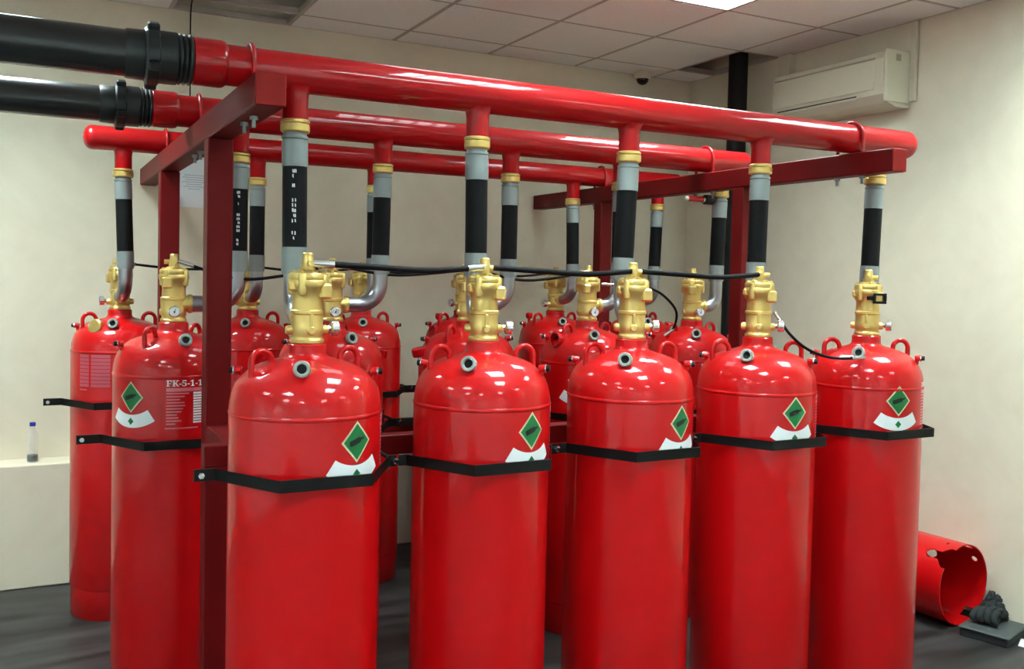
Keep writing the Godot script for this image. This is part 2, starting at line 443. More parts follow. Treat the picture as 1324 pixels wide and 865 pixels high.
	if extra.has("guards"):
		for a in extra.guards:
			var gd := part(t, "port_guard", cached("guard", func(mb: MB):
				mb.lathe(pv([0.026, 0.012, 0.026, 0.045, 0.032, 0.045, 0.0345, 0.042, 0.0345, -0.02]), 24, along(Vector3.ZERO, Vector3(0, 0.12, 1)))), "red_paint", yaw(a[0], Vector3(0, a[1], 0)) * Transform3D(Basis(), Vector3(0, 0, 0.15)))
			part(gd, "guard_socket", cached("guard_socket", func(mb: MB):
				mb.lathe(pv([0.0, -0.02, 0.0255, -0.02, 0.0255, 0.014, 0.0, 0.014]), 20, along(Vector3.ZERO, Vector3(0, 0.12, 1)))), "black_steel")
	if extra.has("brass_cap"):
		part(t, "brass_cap", cached("brass_cap", func(mb: MB):
			mb.lathe(pv([0.0, 0.0, 0.03, 0.0, 0.033, 0.004, 0.033, 0.03, 0.028, 0.034, 0.0, 0.034]), 20, along(Vector3(0, 0, -0.01), Vector3(0, 0.25, 1)))), "brass", yaw(extra.brass_cap) * Transform3D(Basis(), Vector3(0, 1.29, 0.15)))
	if extra.has("bracket"):
		part(t, "valve_bracket", cached("bracket", func(mb: MB):
			mb.box(Vector3(0, 0.015, 0), Vector3(0.046, 0.009, 0.016), 0.002)
			mb.box(Vector3(0, -0.015, 0), Vector3(0.046, 0.009, 0.016), 0.002)
			mb.box(Vector3(0.0185, 0, 0), Vector3(0.009, 0.022, 0.016), 0.002)
			mb.box(Vector3(-0.0185, 0, 0), Vector3(0.009, 0.022, 0.016), 0.002)
			mb.box(Vector3(-0.03, 0, -0.004), Vector3(0.03, 0.014, 0.006), 0.001)), "black_steel", yaw(extra.bracket, Vector3(0, NECK + 0.14, 0)) * Transform3D(Basis(), Vector3(0.035, 0, 0.05)))

# ---------------------------------------------------------------- hoses, clamps, pipes
func discharge_hose(label: String, group: String, top: Vector3, low_dx: float, valve: Vector3, out: float, print_at := 1000.0) -> void:
	var t := thing("discharge_hose", label, "hose", Vector3(top.x, 0, top.z), group)
	var lean := Vector3(low_dx, 0, 0)
	var at := func(y: float) -> Vector3: return Vector3(0, y, 0) + lean * clampf((1.95 - y) / 0.35, 0, 1)
	part(t, "union_nut", cached("union", func(mb: MB):
		mb.lathe(pv([0.0, 1.990, 0.037, 1.990, 0.041, 1.987, 0.041, 1.981, 0.039, 1.979]), 28)
		mb.lathe(pv([0.039, 1.979, 0.0425, 1.976, 0.0425, 1.957, 0.039, 1.953, 0.0, 1.953]), 8)), "brass")
	part(t, "swivel_ring", cached("swivel", func(mb: MB):
		mb.lathe(pv([0.0, 1.9535, 0.033, 1.9535, 0.033, 1.944, 0.037, 1.943, 0.037, 1.936, 0.034, 1.934, 0.0, 1.934]), 24)), "zinc")
	var up := MB.new()
	up.tube([at.call(1.935), at.call(1.928), at.call(1.90), at.call(1.857)], 0.0365, 24, true, [0.034, 0.0365, 0.0365, 0.0365])
	part(t, "upper_sleeve", up.mesh(), "zinc")
	var rb := MB.new()
	var pts := []
	for i in 9:
		var y := lerpf(1.858, 1.628, i / 8.0)
		pts.append(at.call(y))
	rb.tube(pts, 0.0345, 24)
	var rubber := part(t, "rubber_hose", rb.mesh(), "rubber")
	var lo := MB.new()
	lo.tube([at.call(1.629), at.call(1.60), at.call(1.56), at.call(1.552)], 0.0365, 24, true, [0.0365, 0.0365, 0.0365, 0.033])
	part(t, "lower_sleeve", lo.mesh(), "zinc")
	# bend down into the valve outlet
	var o := dir(out)
	var base := Vector3(valve.x - top.x, NECK + 0.066, valve.z - top.z)
	var s := base + o * 0.0642
	var e: Vector3 = at.call(1.556)
	var horiz := Vector3(e.x - s.x, 0, e.z - s.z)
	var dist := horiz.length()
	var hd := horiz / maxf(dist, 1e-4)
	var br := minf(dist * 0.92, 0.085)
	var path := [s]
	var c := s + hd * (dist - br) + Vector3.UP * br
	for i in 11:
		var a := PI / 2 * i / 10
		path.append(c + hd * br * sin(a) - Vector3.UP * br * cos(a))
	path.append(e)
	var el := MB.new()
	el.tube(path, 0.030, 20)
	part(t, "elbow", el.mesh(), "steel")
	if print_at < 900.0:
		var pr := MB.new()
		var rng := RandomNumberGenerator.new()
		rng.seed = 11 + int(print_at)
		var y := 1.848
		for w in [[2, 0.012], [1, 0.026], [5, 0.02], [2, 0.024], [1, 0.02]]:
			for i in w[0]:
				for q in 3:                                  # small worn stencilled marks
					if rng.randf() < 0.8:
						var u := -0.006 + 0.004 * q
						pr.bent(poly([u, y - 0.011 + rng.randf() * 0.004, u + 0.0034, y - 0.011, u + 0.0034, y - rng.randf() * 0.004, u, y]), 0.0350)
				y -= 0.0145
			y -= w[1]
		part(rubber, "white_print", pr.mesh(), "print_white", yaw(print_at))

func clamp_bar(label: String, group: String, x: float, z: float, y: float, half: float, first: bool, last: bool) -> void:
	var t := thing("cylinder_clamp", label, "clamp", Vector3(x, y, z), group)
	var f := R + 0.0065
	var th := 0.007
	var inner := poly([-half + (0.0 if not first else -0.03), 0.0, -0.242, 0.0, -0.123, f, 0.123, f, 0.242, 0.0, half, 0.0])
	var outer := PackedVector2Array()
	for p in inner: outer.append(p)
	var off := poly([inner[0].x, th, -0.240, th, -0.119, f + th, 0.119, f + th, 0.240, th, half, th])
	# each flat is a solid strip; neighbours share their mitre
	var mb := MB.new()
	for i in 5:
		var ring := PackedVector2Array([inner[i], inner[i + 1], off[i + 1], off[i]])
		var xf := Transform3D(Basis(Vector3.RIGHT, Vector3(0, 0, 1), Vector3(0, -1, 0)), Vector3(0, 0.0155, 0))
		mb.prism(ring, 0.031, xf)
	part(t, "bar", mb.mesh(), "black_steel")
	var xs := [half - 0.004 if not last else half - 0.012]
	if first: xs.append(-half - 0.012)
	for bx in xs:
		if bx > 0: part(t, "rod", cached("rod", func(m: MB):
			m.tube([Vector3(0, 0, 0.028), Vector3(0, 0, -0.225)], 0.006, 10)), "black_steel", Transform3D(Basis(), Vector3(bx, 0, 0)))
		part(t, "nut", cached("nut", func(m: MB):
			m.prism(hexagon(0.0085), 0.008, Transform3D(Basis(), Vector3(0, 0, th + 0.0002))); m.tube([Vector3(0, 0, th + 0.008), Vector3(0, 0, th + 0.016)], 0.0045, 8)), "chrome", Transform3D(Basis(), Vector3(bx, 0, 0)))

func header_pipe(called: String, label: String, x0: float, x1: float, y: float, z: float, r: float, nips: Array, socket: bool) -> void:
	var t := thing(called, label, "pipe", Vector3(0, y, z), "red manifolds on the rack")
	var along_x := along(Vector3.ZERO, Vector3.RIGHT)
	var mb := MB.new()
	mb.lathe(pv([r, x0 + (0.05 if not socket else 0.089), r, x1 - 0.05]), 40, along_x)
	part(t, "header", mb.mesh(), "manifold_paint")
	var cap := func(sgn: float, x: float) -> void:
		var c := MB.new()
		var p := [Vector2(r, x - sgn * 0.052), Vector2(r + 0.0008, x - sgn * 0.048)]
		for i in 9:
			var a := PI / 2 * i / 8
			p.append(Vector2(r * cos(a), x - sgn * 0.036 + sgn * 0.036 * sin(a)))
		c.lathe(p, 40, along_x)
		part(t, "end_cap", c.mesh(), "manifold_paint")
	cap.call(1.0, x1)
	if socket:
		var c := MB.new()
		c.lathe(pv([0.0, x0, r + 0.006, x0, r + 0.0085, x0 + 0.003, r + 0.0085, x0 + 0.075, r + 0.006, x0 + 0.084, r, x0 + 0.09]), 40, along_x)
		part(t, "socket", c.mesh(), "manifold_paint")
	else:
		cap.call(-1.0, x0)
	for nx in nips:
		part(t, "nipple", cached("nipple%.3f" % r, func(m: MB):
			m.lathe(pv([0.048, -r * 0.72, 0.041, -r * 0.86, 0.037, -r - 0.006, 0.0355, -r - 0.02, 0.0355, 1.9905 - y, 0.0, 1.9905 - y]), 28)), "manifold_paint", Transform3D(Basis(), Vector3(nx, 0, 0)))

func black_pipe(label: String, x0: float, x1: float, y: float, z: float, r: float) -> void:
	var t := thing("discharge_pipe", label, "pipe", Vector3(0, y, z), "black discharge pipes")
	var ax := along(Vector3.ZERO, Vector3.RIGHT)
	var w := x1 - 0.165
	part(t, "pipe", _lathed(pv([r, x0, r, w]), 36, ax), "black_pipe")
	part(t, "sleeve", _lathed(pv([0.0, w - 0.002, r + 0.001, w - 0.002, r + 0.004, w + 0.003, r + 0.005, w + 0.045, r + 0.001, w + 0.05, 0.0, w + 0.05]), 36, ax), "dark_fitting")
	var nut := MB.new()
	nut.lathe(pv([0.0, w + 0.046, r + 0.010, w + 0.046, r + 0.017, w + 0.052, r + 0.017, w + 0.078, r + 0.010, w + 0.083, 0.0, w + 0.083]), 8, ax)
	for i in 4:
		var a := TAU * i / 4 + 0.5
		nut.box(Vector3(w + 0.066, cos(a) * (r + 0.017), sin(a) * (r + 0.017)), Vector3(0.03, 0.024, 0.024), 0.004, Basis(Vector3.RIGHT, a))
	part(t, "union_nut", nut.mesh(), "dark_fitting")
	part(t, "adapter", _lathed(pv([0.0, w + 0.08, r + 0.010, w + 0.08, r + 0.010, w + 0.125, r + 0.004, w + 0.13, 0.0, w + 0.13]), 12, ax), "dark_fitting")
	for k in 3:
		part(t, "thread_ring", _lathed(pv([0.0, w + 0.128 + k * 0.013, r + 0.002, w + 0.128 + k * 0.013, r + 0.007, w + 0.132 + k * 0.013, r + 0.007, w + 0.136 + k * 0.013, r + 0.002, w + 0.140 + k * 0.013, 0.0, w + 0.140 + k * 0.013]), 36, ax), "dark_fitting")

func _lathed(p: Array, seg: int, xf := Transform3D()) -> ArrayMesh:
	var mb := MB.new()
	mb.lathe(p, seg, xf)
	return mb.mesh()

func _boxed(c: Vector3, s: Vector3, b := 0.003, basis := Basis()) -> ArrayMesh:
	var mb := MB.new()
	mb.box(c, s, b, basis)
	return mb.mesh()

func _tubed(pts: Array, r: float, seg := 12) -> ArrayMesh:
	var mb := MB.new()
	mb.tube(pts, r, seg)
	return mb.mesh()

func curve(pts: Array, steps := 40) -> Array:
	var c := Curve3D.new()
	for i in pts.size():
		var t: Vector3 = (pts[mini(i + 1, pts.size() - 1)] - pts[maxi(i - 1, 0)]) / 6.0
		c.add_point(pts[i], -t, t)
	var o := []
	for i in steps + 1: o.append(c.sample_baked(c.get_baked_length() * i / steps, true))
	return o

func u_bolt(label: String, x: float, y: float, z: float, r: float, btop: float, bbot: float) -> void:
	var t := thing("u_bolt", label, "u-bolt", Vector3(x, y, z), "u-bolts over the manifolds")
	var q := r + 0.0072
	var pts := [Vector3(0, btop - y + 0.001, q)]
	for i in 21:
		var a := PI * i / 20
		pts.append(Vector3(0, q * sin(a), q * cos(a)))
	pts.append(Vector3(0, btop - y + 0.001, -q))
	part(t, "bow", _tubed(pts, 0.0062, 12), "manifold_paint")
	for s in [-q, q]:
		part(t, "thread_end", _tubed([Vector3(0, bbot - y - 0.001, s), Vector3(0, bbot - y - 0.032, s)], 0.0055, 10), "zinc")
		part(t, "nut", cached("u_nut", func(m: MB):
			m.prism(hexagon(0.0115), 0.01, Transform3D(Basis(Vector3.RIGHT, -PI / 2), Vector3(0, -0.0115, 0)))), "zinc", Transform3D(Basis(), Vector3(0, bbot - y, s)))

func ceiling_light(label: String, x: float, z: float, power: float) -> void:
	var t := thing("ceiling_light", label, "ceiling light", Vector3(x, 2.9, z), "square ceiling lights")
	var mb := MB.new()
	for s in [-1.0, 1.0]:
		mb.box(Vector3(s * 0.2945, 0.05, 0), Vector3(0.006, 0.1, 0.595), 0.001)
		mb.box(Vector3(0, 0.05, s * 0.2945), Vector3(0.583, 0.1, 0.006), 0.001)
	mb.box(Vector3(0, 0.103, 0), Vector3(0.595, 0.006, 0.595), 0.001)
	part(t, "housing", mb.mesh(), "lamp_metal")
	part(t, "lamp_panel", _boxed(Vector3(0, 0.085, 0), Vector3(0.57, 0.006, 0.57), 0.001), "lamp_face")
	for i in 5:
		var o := (i - 2) * 0.0975
		part(t, "louver_blade", cached("blade_z", func(m: MB): m.box(Vector3.ZERO, Vector3(0.003, 0.07, 0.58), 0.001)), "blade_grey", Transform3D(Basis(), Vector3(o, 0.036, 0)))
		part(t, "louver_blade", cached("blade_x", func(m: MB): m.box(Vector3.ZERO, Vector3(0.58, 0.068, 0.003), 0.001)), "blade_grey", Transform3D(Basis(), Vector3(0, 0.036, o)))
	var l := AreaLight3D.new()
	l.name = "light"
	l.area_size = Vector2(0.56, 0.56)
	l.light_energy = LAMP_ENERGY * power; l.light_color = LAMP_COLOR
	l.area_range = 14.0
	l.shadow_enabled = true
	l.rotation.x = -PI / 2
	l.position = Vector3(0, 0.075, 0)
	t.add_child(l)

const LAMP_ENERGY := 4.3
const LAMP_COLOR := Color(0.93, 0.99, 1.0)
const EXPOSURE := 2.28

func _ready() -> void:
	# ------------------------------------------------ camera, environment
	var cam := Camera3D.new()
	cam.name = "camera"
	cam.projection = Camera3D.PROJECTION_FRUSTUM
	cam.near = 0.05; cam.far = 60.0
	cam.size = 0.05 * 865.0 / 1212.9
	cam.frustum_offset = Vector2(0, -(432.5 - 396.83) / 1212.9 * 0.05)
	var psi := 0.4762
	var th := -0.0348
	var ro := 0.0222
	var f := Vector3(sin(psi) * cos(th), sin(th), -cos(psi) * cos(th))
	var r0 := Vector3(cos(psi), 0, sin(psi))
	var u0 := r0.cross(f)
	var right := r0 * cos(ro) + u0 * sin(ro)
	var upv := -r0 * sin(ro) + u0 * cos(ro)
	cam.transform = Transform3D(Basis(right, upv, -f), Vector3(0, 1.5655, 0))
	add_child(cam)
	cam.current = true
	var env := Environment.new()
	env.background_mode = Environment.BG_COLOR
	env.background_color = Color(0, 0, 0)
	env.tonemap_mode = Environment.TONE_MAPPER_LINEAR
	env.tonemap_exposure = EXPOSURE
	env.sdfgi_enabled = true; env.ssao_enabled = true; env.ssil_enabled = true
	var we := WorldEnvironment.new()
	we.name = "environment"
	we.environment = env
	add_child(we)
	make_materials()
	# ------------------------------------------------ the room
	var XW := -3.01                                          # left wall
	var XE := 4.015                                          # right wall
	var ZB := -5.2                                           # back wall
	var ZF := 2.38                                           # wall behind the camera
	struct("floor", _boxed(Vector3((XW + XE) / 2, -0.06, (ZB + ZF) / 2), Vector3(XE - XW + 0.4, 0.12, ZF - ZB + 0.4), 0.001), "floor_vinyl")
	struct("wall_back", _boxed(Vector3((XW + XE) / 2, 1.68, ZB - 0.1), Vector3(XE - XW + 0.4, 3.36, 0.2), 0.001), "wall_paint")
	struct("wall_right", _boxed(Vector3(XE + 0.1, 1.68, (ZB + ZF) / 2), Vector3(0.2, 3.36, ZF - ZB), 0.001), "wall_paint")
	struct("wall_left", _boxed(Vector3(XW - 0.1, 1.68, (ZB + ZF) / 2), Vector3(0.2, 3.36, ZF - ZB), 0.001), "white_wall")
	struct("wall_front", _boxed(Vector3((XW + XE) / 2, 1.68, ZF + 0.1), Vector3(XE - XW + 0.4, 3.36, 0.2), 0.001), "white_wall")
	struct("trim_1", _boxed(Vector3((XW + XE) / 2, 0.3, (ZB - 5.03) / 2), Vector3(XE - XW, 0.6, 0.17), 0.006), "wall_paint")
	struct("trim_2", _boxed(Vector3((XW + XE) / 2, 3.4, (ZB + ZF) / 2), Vector3(XE - XW + 0.4, 0.1, ZF - ZB + 0.4), 0.001), "grey_slab")
	var lamps := [[-0.265, -4.025, 1.15], [1.565, -3.415, 0.08], [2.785, -3.415, 0.75], [1.565, -2.195, 0.55], [3.395, -2.195, 0.9], [-0.875, -0.975, 1.0], [1.565, -0.975, 0.9], [3.395, 0.245, 1.0], [-0.875, 1.465, 1.5], [1.565, 1.465, 1.5], [-2.095, -2.195, 1.3], [-2.095, 0.245, 1.5]]
	var ceil_ := Node3D.new()
	ceil_.name = "ceiling"
	ceil_.set_meta("kind", "structure")
	add_child(ceil_)
	var xs := []
	for k in 12: xs.append(XW + 0.61 * k)
	xs.append(XE)
	var zs := [ZB]
	for k in 13: zs.append(-4.94 + 0.61 * k)
	for i in xs.size() - 1:
		for j in zs.size() - 1:
			var cx: float = (xs[i] + xs[i + 1]) / 2
			var cz: float = (zs[j] + zs[j + 1]) / 2
			var skip := false
			for l in lamps:
				if absf(l[0] - cx) < 0.2 and absf(l[1] - cz) < 0.2: skip = true
			if i == 6 and j <= 1: skip = true                # boards lifted out by the back wall
			if i == 11 and j == 1: skip = true               # and where the black pipe goes up
			if skip: continue
			var w: float = xs[i + 1] - xs[i] - 0.022
			var d: float = zs[j + 1] - zs[j] - 0.022
			part(ceil_, "ceiling_tile", cached("tile%.3f %.3f" % [w, d], func(m: MB): m.box(Vector3.ZERO, Vector3(w, 0.016, d), 0.004)), "ceiling_board", Transform3D(Basis(), Vector3(cx, 2.908, cz)))
	for i in xs.size():
		part(ceil_, "grid_bar", cached("bar_z", func(m: MB): m.box(Vector3.ZERO, Vector3(0.024, 0.03, ZF - ZB), 0.001)), "grid_bar", Transform3D(Basis(), Vector3(clampf(xs[i], XW + 0.012, XE - 0.012), 2.9166, (ZB + ZF) / 2)))
	for j in zs.size():
		for i in xs.size() - 1:
			if i == 11 and j == 1 or i == 6 and j == 0: pass
			var w: float = xs[i + 1] - xs[i] - 0.024
			part(ceil_, "grid_bar", cached("bar_x%.3f" % w, func(m: MB): m.box(Vector3.ZERO, Vector3(w, 0.03, 0.024), 0.001)), "grid_bar", Transform3D(Basis(), Vector3((xs[i] + xs[i + 1]) / 2, 2.9166, clampf(zs[j], ZB + 0.012, ZF - 0.012))))
	var lamp_labels := ["square louvred ceiling light above the left end of the rack", "square louvred ceiling light above the middle of the rack", "square louvred ceiling light seen at the top edge, nearest the air conditioner", "square louvred ceiling light just in front of the front manifold", "square louvred ceiling light by the right wall above the last front cylinder", "square louvred ceiling light over the viewer, on the left", "square louvred ceiling light over the viewer, in the middle", "square louvred ceiling light by the right wall behind the viewer", "square louvred ceiling light behind the viewer on the left", "square louvred ceiling light behind the viewer on the right", "square louvred ceiling light near the left wall, over the discharge pipes", "square louvred ceiling light near the left wall, behind the viewer"]
	for i in lamps.size(): ceiling_light(lamp_labels[i], lamps[i][0], lamps[i][1], lamps[i][2])
	# ------------------------------------------------ the rack
	var rack := thing("steel_rack", "dark red square-tube steel rack whose beams carry the three manifolds", "rack")
	var XL := 0.507
	var XR := 2.81
	var bt := 2.066
	var bb := 1.981
	var rt := 2.060
	var rb := 1.975
	part(rack, "beam", _boxed(Vector3(XL + 0.04, (bt + bb) / 2, (-2.43 - 5.19) / 2), Vector3(0.08, bt - bb, 5.19 - 2.43), 0.004), "rack_paint")
	part(rack, "beam", _boxed(Vector3(XR + 0.0375, (rt + rb) / 2, (-2.44 - 5.19) / 2), Vector3(0.075, rt - rb, 5.19 - 2.44), 0.004), "rack_paint")
	part(rack, "end_plate", _boxed(Vector3(XL + 0.04, (bt + bb) / 2, -2.427), Vector3(0.078, bt - bb - 0.002, 0.006), 0.002), "rack_plate").set_meta("label", "lighter orange-red end plate")
	part(rack, "end_plate", _boxed(Vector3(XR + 0.0375, (rt + rb) / 2, -2.437), Vector3(0.073, rt - rb - 0.002, 0.006), 0.002), "rack_plate").set_meta("label", "lighter orange-red end plate")
	for p in [[XL, -3.12, 0.08, bb], [XL, -4.33, 0.08, bb], [XR, -3.24, 0.075, rb], [XR, -4.40, 0.075, rb]]:
		part(rack, "post", _boxed(Vector3(p[0] + p[2] / 2, p[3] / 2, p[1] - p[2] / 2), Vector3(p[2], p[3], p[2]), 0.004), "rack_paint")
	# rails behind each row and the arms that carry them
	part(rack, "rail", _boxed(Vector3(1.72, 1.026, -2.775), Vector3(2.55, 0.062, 0.05), 0.003), "rack_paint")
	part(rack, "rail", _boxed(Vector3(1.80, 0.895, -3.835), Vector3(2.62, 0.062, 0.05), 0.003), "rack_paint")
	part(rack, "rail", _boxed(Vector3(1.95, 0.918, -4.86), Vector3(3.0, 0.036, 0.036), 0.003), "rack_paint")
	for k in 5:                                              # tabs that the rear clamp rods bolt through
		part(rack, "tab", _boxed(Vector3(0.4679 + 0.5865 * k + 0.285, 0.944, -3.811), Vector3(0.04, 0.06, 0.006), 0.001), "rack_paint")
		part(rack, "tab", _boxed(Vector3(0.3702 + 0.5713 * k + 0.277, 0.944, -4.842), Vector3(0.04, 0.06, 0.006), 0.001), "rack_paint")
	part(rack, "arm", _boxed(Vector3(XL + 0.04, 1.026, -2.96), Vector3(0.07, 0.062, 0.318), 0.003), "rack_paint")
	part(rack, "arm", _boxed(Vector3(XR + 0.0375, 1.026, -3.02), Vector3(0.07, 0.062, 0.438), 0.003), "rack_paint")
	part(rack, "arm", _boxed(Vector3(XR + 0.105, 0.898, -4.63), Vector3(0.058, 0.062, 0.41), 0.003), "rack_paint")
	# ------------------------------------------------ manifolds
	var P1 := Vector3(0, 2.122, -2.672)
	var P2 := Vector3(0, 2.124, -3.56)
	var P3 := Vector3(0, 2.119, -4.473)
	var n1 := [0.672, 1.243, 1.812, 2.395, 2.988]
	var n2 := [0.688, 1.247, 1.815, 2.375, 2.945]
	var n3 := [0.368, 0.952, 1.525, 2.10, 2.671, 3.242]
	header_pipe("manifold_pipe", "thick glossy red manifold nearest the viewer, feeding the front row of cylinders", 0.388, 3.185, P1.y, P1.z, 0.0555, n1, true)
	header_pipe("manifold_pipe", "glossy red manifold between the other two, over the middle row of cylinders", 0.382, 3.112, P2.y, P2.z, 0.056, n2, true)
	header_pipe("manifold_pipe", "rearmost red manifold with a domed cap at its left end, nearest the back wall", 0.205, 3.405, P3.y, P3.z, 0.0525, n3, false)
	black_pipe("black discharge pipe coming from the left into the front red manifold", -3.005, 0.387, P1.y, P1.z, 0.0605)
	black_pipe("black discharge pipe with a bright streak on top, joined to the middle red manifold", -3.005, 0.381, P2.y, P2.z, 0.0605)
	var ub := [["front", P1, 0.0555], ["middle", P2, 0.056], ["rear", P3, 0.0525]]
	for q in ub:
		u_bolt("pinkish red u-bolt holding the left end of the %s manifold to the rack" % q[0], XL + 0.036, q[1].y, q[1].z, q[2], bt, bb)
		u_bolt("pinkish red u-bolt holding the right end of the %s manifold to the rack" % q[0], XR + 0.0375, q[1].y, q[1].z, q[2], rt, rb)
	# ------------------------------------------------ cylinders, hoses, clamps
	var c1 := [0.6737, 1.2058, 1.7379, 2.27, 2.802]
	var c2 := [0.4679, 1.0544, 1.6409, 2.2274, 2.8139]
	var c3 := [0.3702, 0.9415, 1.5128, 2.0841, 2.6554, 3.2267]
	var Z1 := -2.5192
	var Z2 := -3.5818
	var Z3 := -4.6126
	var ord5 := ["leftmost of five", "second from left", "middle one", "fourth from left", "rightmost of five"]
	var ord6 := ["leftmost of six", "second from left", "third from left", "fourth from left", "fifth from left", "rightmost of six"]
	var noz1 := [-19.0, -40.0, -41.0, -54.0, -57.0]
	var dia1 := [25.0, 19.0, 17.0, -3.0, -13.5]
	var col := ["beside the rack post", "next to the leftmost", "at the row's centre", "before the right post", "beside the bare right wall"]
	for i in 5:
		var v := Vector3(c1[i], 0, Z1)
		var h := Vector3(n1[i], 0, P1.z)
		var out := rad_to_deg(atan2(h.x - v.x, h.z - v.z))
		gas_cylinder("red gas cylinder, front row, %s, %s" % [ord5[i], col[i]], "front row of gas cylinders", v.x, v.z, noz1[i], out, dia1[i], noz1[i] - 56.0, [1.122, 1.122, 1.118, 1.127, 1.145][i], {"bracket": -40.0} if i == 4 else {})
		discharge_hose("black hose with grey sleeves above the front cylinder row, %s" % ord5[i], "front hoses", h, [0.003, 0.004, -0.012, -0.006, -0.012][i], v, out, -14.0 if i == 0 else -46.0 if i == 4 else 1000.0)
		clamp_bar("black angled clamp bar across the front row's cylinder, %s" % ord5[i], "front clamp bars", v.x, v.z, 1.026, 0.262, i == 0, i == 4)
	var noz2 := [7.0, 12.0, -5.0, -20.0, -30.0]
	for i in 5:
		var v := Vector3(c2[i], 0, Z2)
		var h := Vector3(n2[i], 0, P2.z)
		var out := rad_to_deg(atan2(h.x - v.x, h.z - v.z))
		var ex := {}
		if i == 1: ex = {"caps": [95.0]}
		if i == 2: ex = {"caps": [-100.0]}
		if i == 3: ex = {"guards": [[-78.0, 1.282]]}
		gas_cylinder("red gas cylinder in the middle row, %s" % ord5[i], "middle row of gas cylinders", v.x, v.z, noz2[i], out, [-49.0, -60.0, -52.0, -40.0, -60.0][i], noz2[i] - 50.0, 1.115, ex)
		discharge_hose("black hose with a steel elbow over the middle cylinder row, %s" % ord5[i], "middle hoses", h, [0.0, -0.004, 0.0, 0.0, -0.01][i], v, out, -10.0 if i == 0 else -36.0 if i == 4 else 1000.0)
		clamp_bar("black angled clamp bar across the middle row's cylinder, %s" % ord5[i], "middle clamp bars", v.x, v.z, 0.955, 0.289, i == 0, i == 4)
	for i in 6:
		var v := Vector3(c3[i], 0, Z3)
		var h := Vector3(n3[i], 0, P3.z)
		var out := rad_to_deg(atan2(h.x - v.x, h.z - v.z))
		var ex := {}
		if i == 0: ex = {"sheet": -36.0, "brass_cap": -42.0}
		if i == 3: ex = {"knobs": [-85.0], "guards": [[-82.0, 1.25]]}
		if i == 4: ex = {"knobs": [-115.0]}
		gas_cylinder("red gas cylinder in the back row, %s" % ord6[i], "back row of gas cylinders", v.x, v.z, -15.0, out, 130.0, -75.0, 1.115, ex)
		discharge_hose("narrow black hose over the back cylinder row, %s" % ord6[i], "rear hoses", h, [0.012, 0.0, 0.0, 0.0, 0.008, -0.012][i], v, out)
		if i != 4: clamp_bar("black angled clamp bar across the back row's cylinder, %s" % ord6[i], "rear clamp bars", v.x, v.z, 0.955, 0.281, i == 0, i == 5)
	# ------------------------------------------------ pilot lines from valve to valve
	var pilot := func(label: String, pts: Array, r: float, group: String, ends := [true, true]) -> void:
		var t := thing("pilot_hose", label, "hose", Vector3.ZERO, group)
		var c := curve(pts)
		part(t, "tube", _tubed(c, r, 10), "rubber")
		for k in [0, c.size() - 1]:
			if not ends[0 if k == 0 else 1]: continue
			var a: Vector3 = c[k]
			var b: Vector3 = c[2 if k == 0 else k - 2]
			var d := (b - a).normalized()
			part(t, "end_fitting", _tubed([a - d * 0.012, a, a + d * 0.001, a + d * 0.034, a + d * 0.035, a + d * 0.045], r + 0.002, 8), "chrome")
	var gap := ["first and second", "second and third", "third and fourth", "fourth and fifth", "fifth and sixth"]
	var yp := NECK + 0.217
	for i in 3:
		var a := Vector3(c1[i] + 0.022, yp, Z1 + 0.018)
		var b := Vector3(c1[i + 1] - 0.022, yp, Z1 + 0.018)
		pilot.call("black pilot hose linking the front row valves, %s from left" % gap[i], [a, a.lerp(b, 0.3) + Vector3(0, -0.006, 0.01), a.lerp(b, 0.65) + Vector3(0, -0.012, 0.012), b], 0.0088, "front pilot hoses", [i == 0, i == 0])
	for i in 4:
		var a := Vector3(c2[i] + 0.022, yp, Z2 + 0.018)
		var b := Vector3(c2[i + 1] - 0.022, yp, Z2 + 0.018)
		var sag: float = [0.055, 0.03, 0.04, 0.09][i]
		if i == 3: continue
		pilot.call("black pilot hose linking the middle row valves, %s from left" % gap[i], [a, a.lerp(b, 0.35) + Vector3(0, -sag, 0.02), a.lerp(b, 0.65) + Vector3(0, -sag * 0.8, 0.02), b], 0.006, "middle pilot hoses")
	for i in 5:
		var a := Vector3(c3[i] + 0.022, yp - 0.006, Z3 - 0.018)
		var b := Vector3(c3[i + 1] - 0.022, yp - 0.006, Z3 - 0.018)
		pilot.call("black pilot hose linking the back row valves, %s from left" % gap[i], [a, a.lerp(b, 0.35) + Vector3(0, -0.018, 0), a.lerp(b, 0.65) + Vector3(0, -0.02, 0), b], 0.006, "rear pilot hoses")
	pilot.call("thin black cable looping down to the middle row's last cylinder", [Vector3(2.262, 1.53, -3.5), Vector3(2.40, 1.525, -3.45), Vector3(2.52, 1.50, -3.45), Vector3(2.625, 1.42, -3.46), Vector3(2.635, 1.34, -3.48), Vector3(2.607, 1.305, -3.50)], 0.0055, "")
	pilot.call("thin black cable sagging from the fourth to the fifth front cylinder", [Vector3(2.325, 1.445, -2.49), Vector3(2.36, 1.38, -2.46), Vector3(2.43, 1.325, -2.44), Vector3(2.53, 1.295, -2.42), Vector3(2.655, 1.294, -2.405)], 0.0052, "")
	# ------------------------------------------------ things on the walls and ceiling
	var ac := thing("air_conditioner", "cream wall-mounted split air conditioner high on the right wall", "air conditioner", Vector3(4.012, 2.461, -3.778))
	var prof := poly([0, 0, -0.10, 0.0, -0.155, 0.018, -0.188, 0.058, -0.195, 0.10, -0.195, 0.235, -0.182, 0.268, -0.150, 0.283, 0, 0.286])
	var acx := Transform3D(Basis(), Vector3(0, 0, -0.393))
	var acb := MB.new()
	acb.prism(prof, 0.786, acx)
	part(ac, "body", acb.mesh(), "plastic_white")
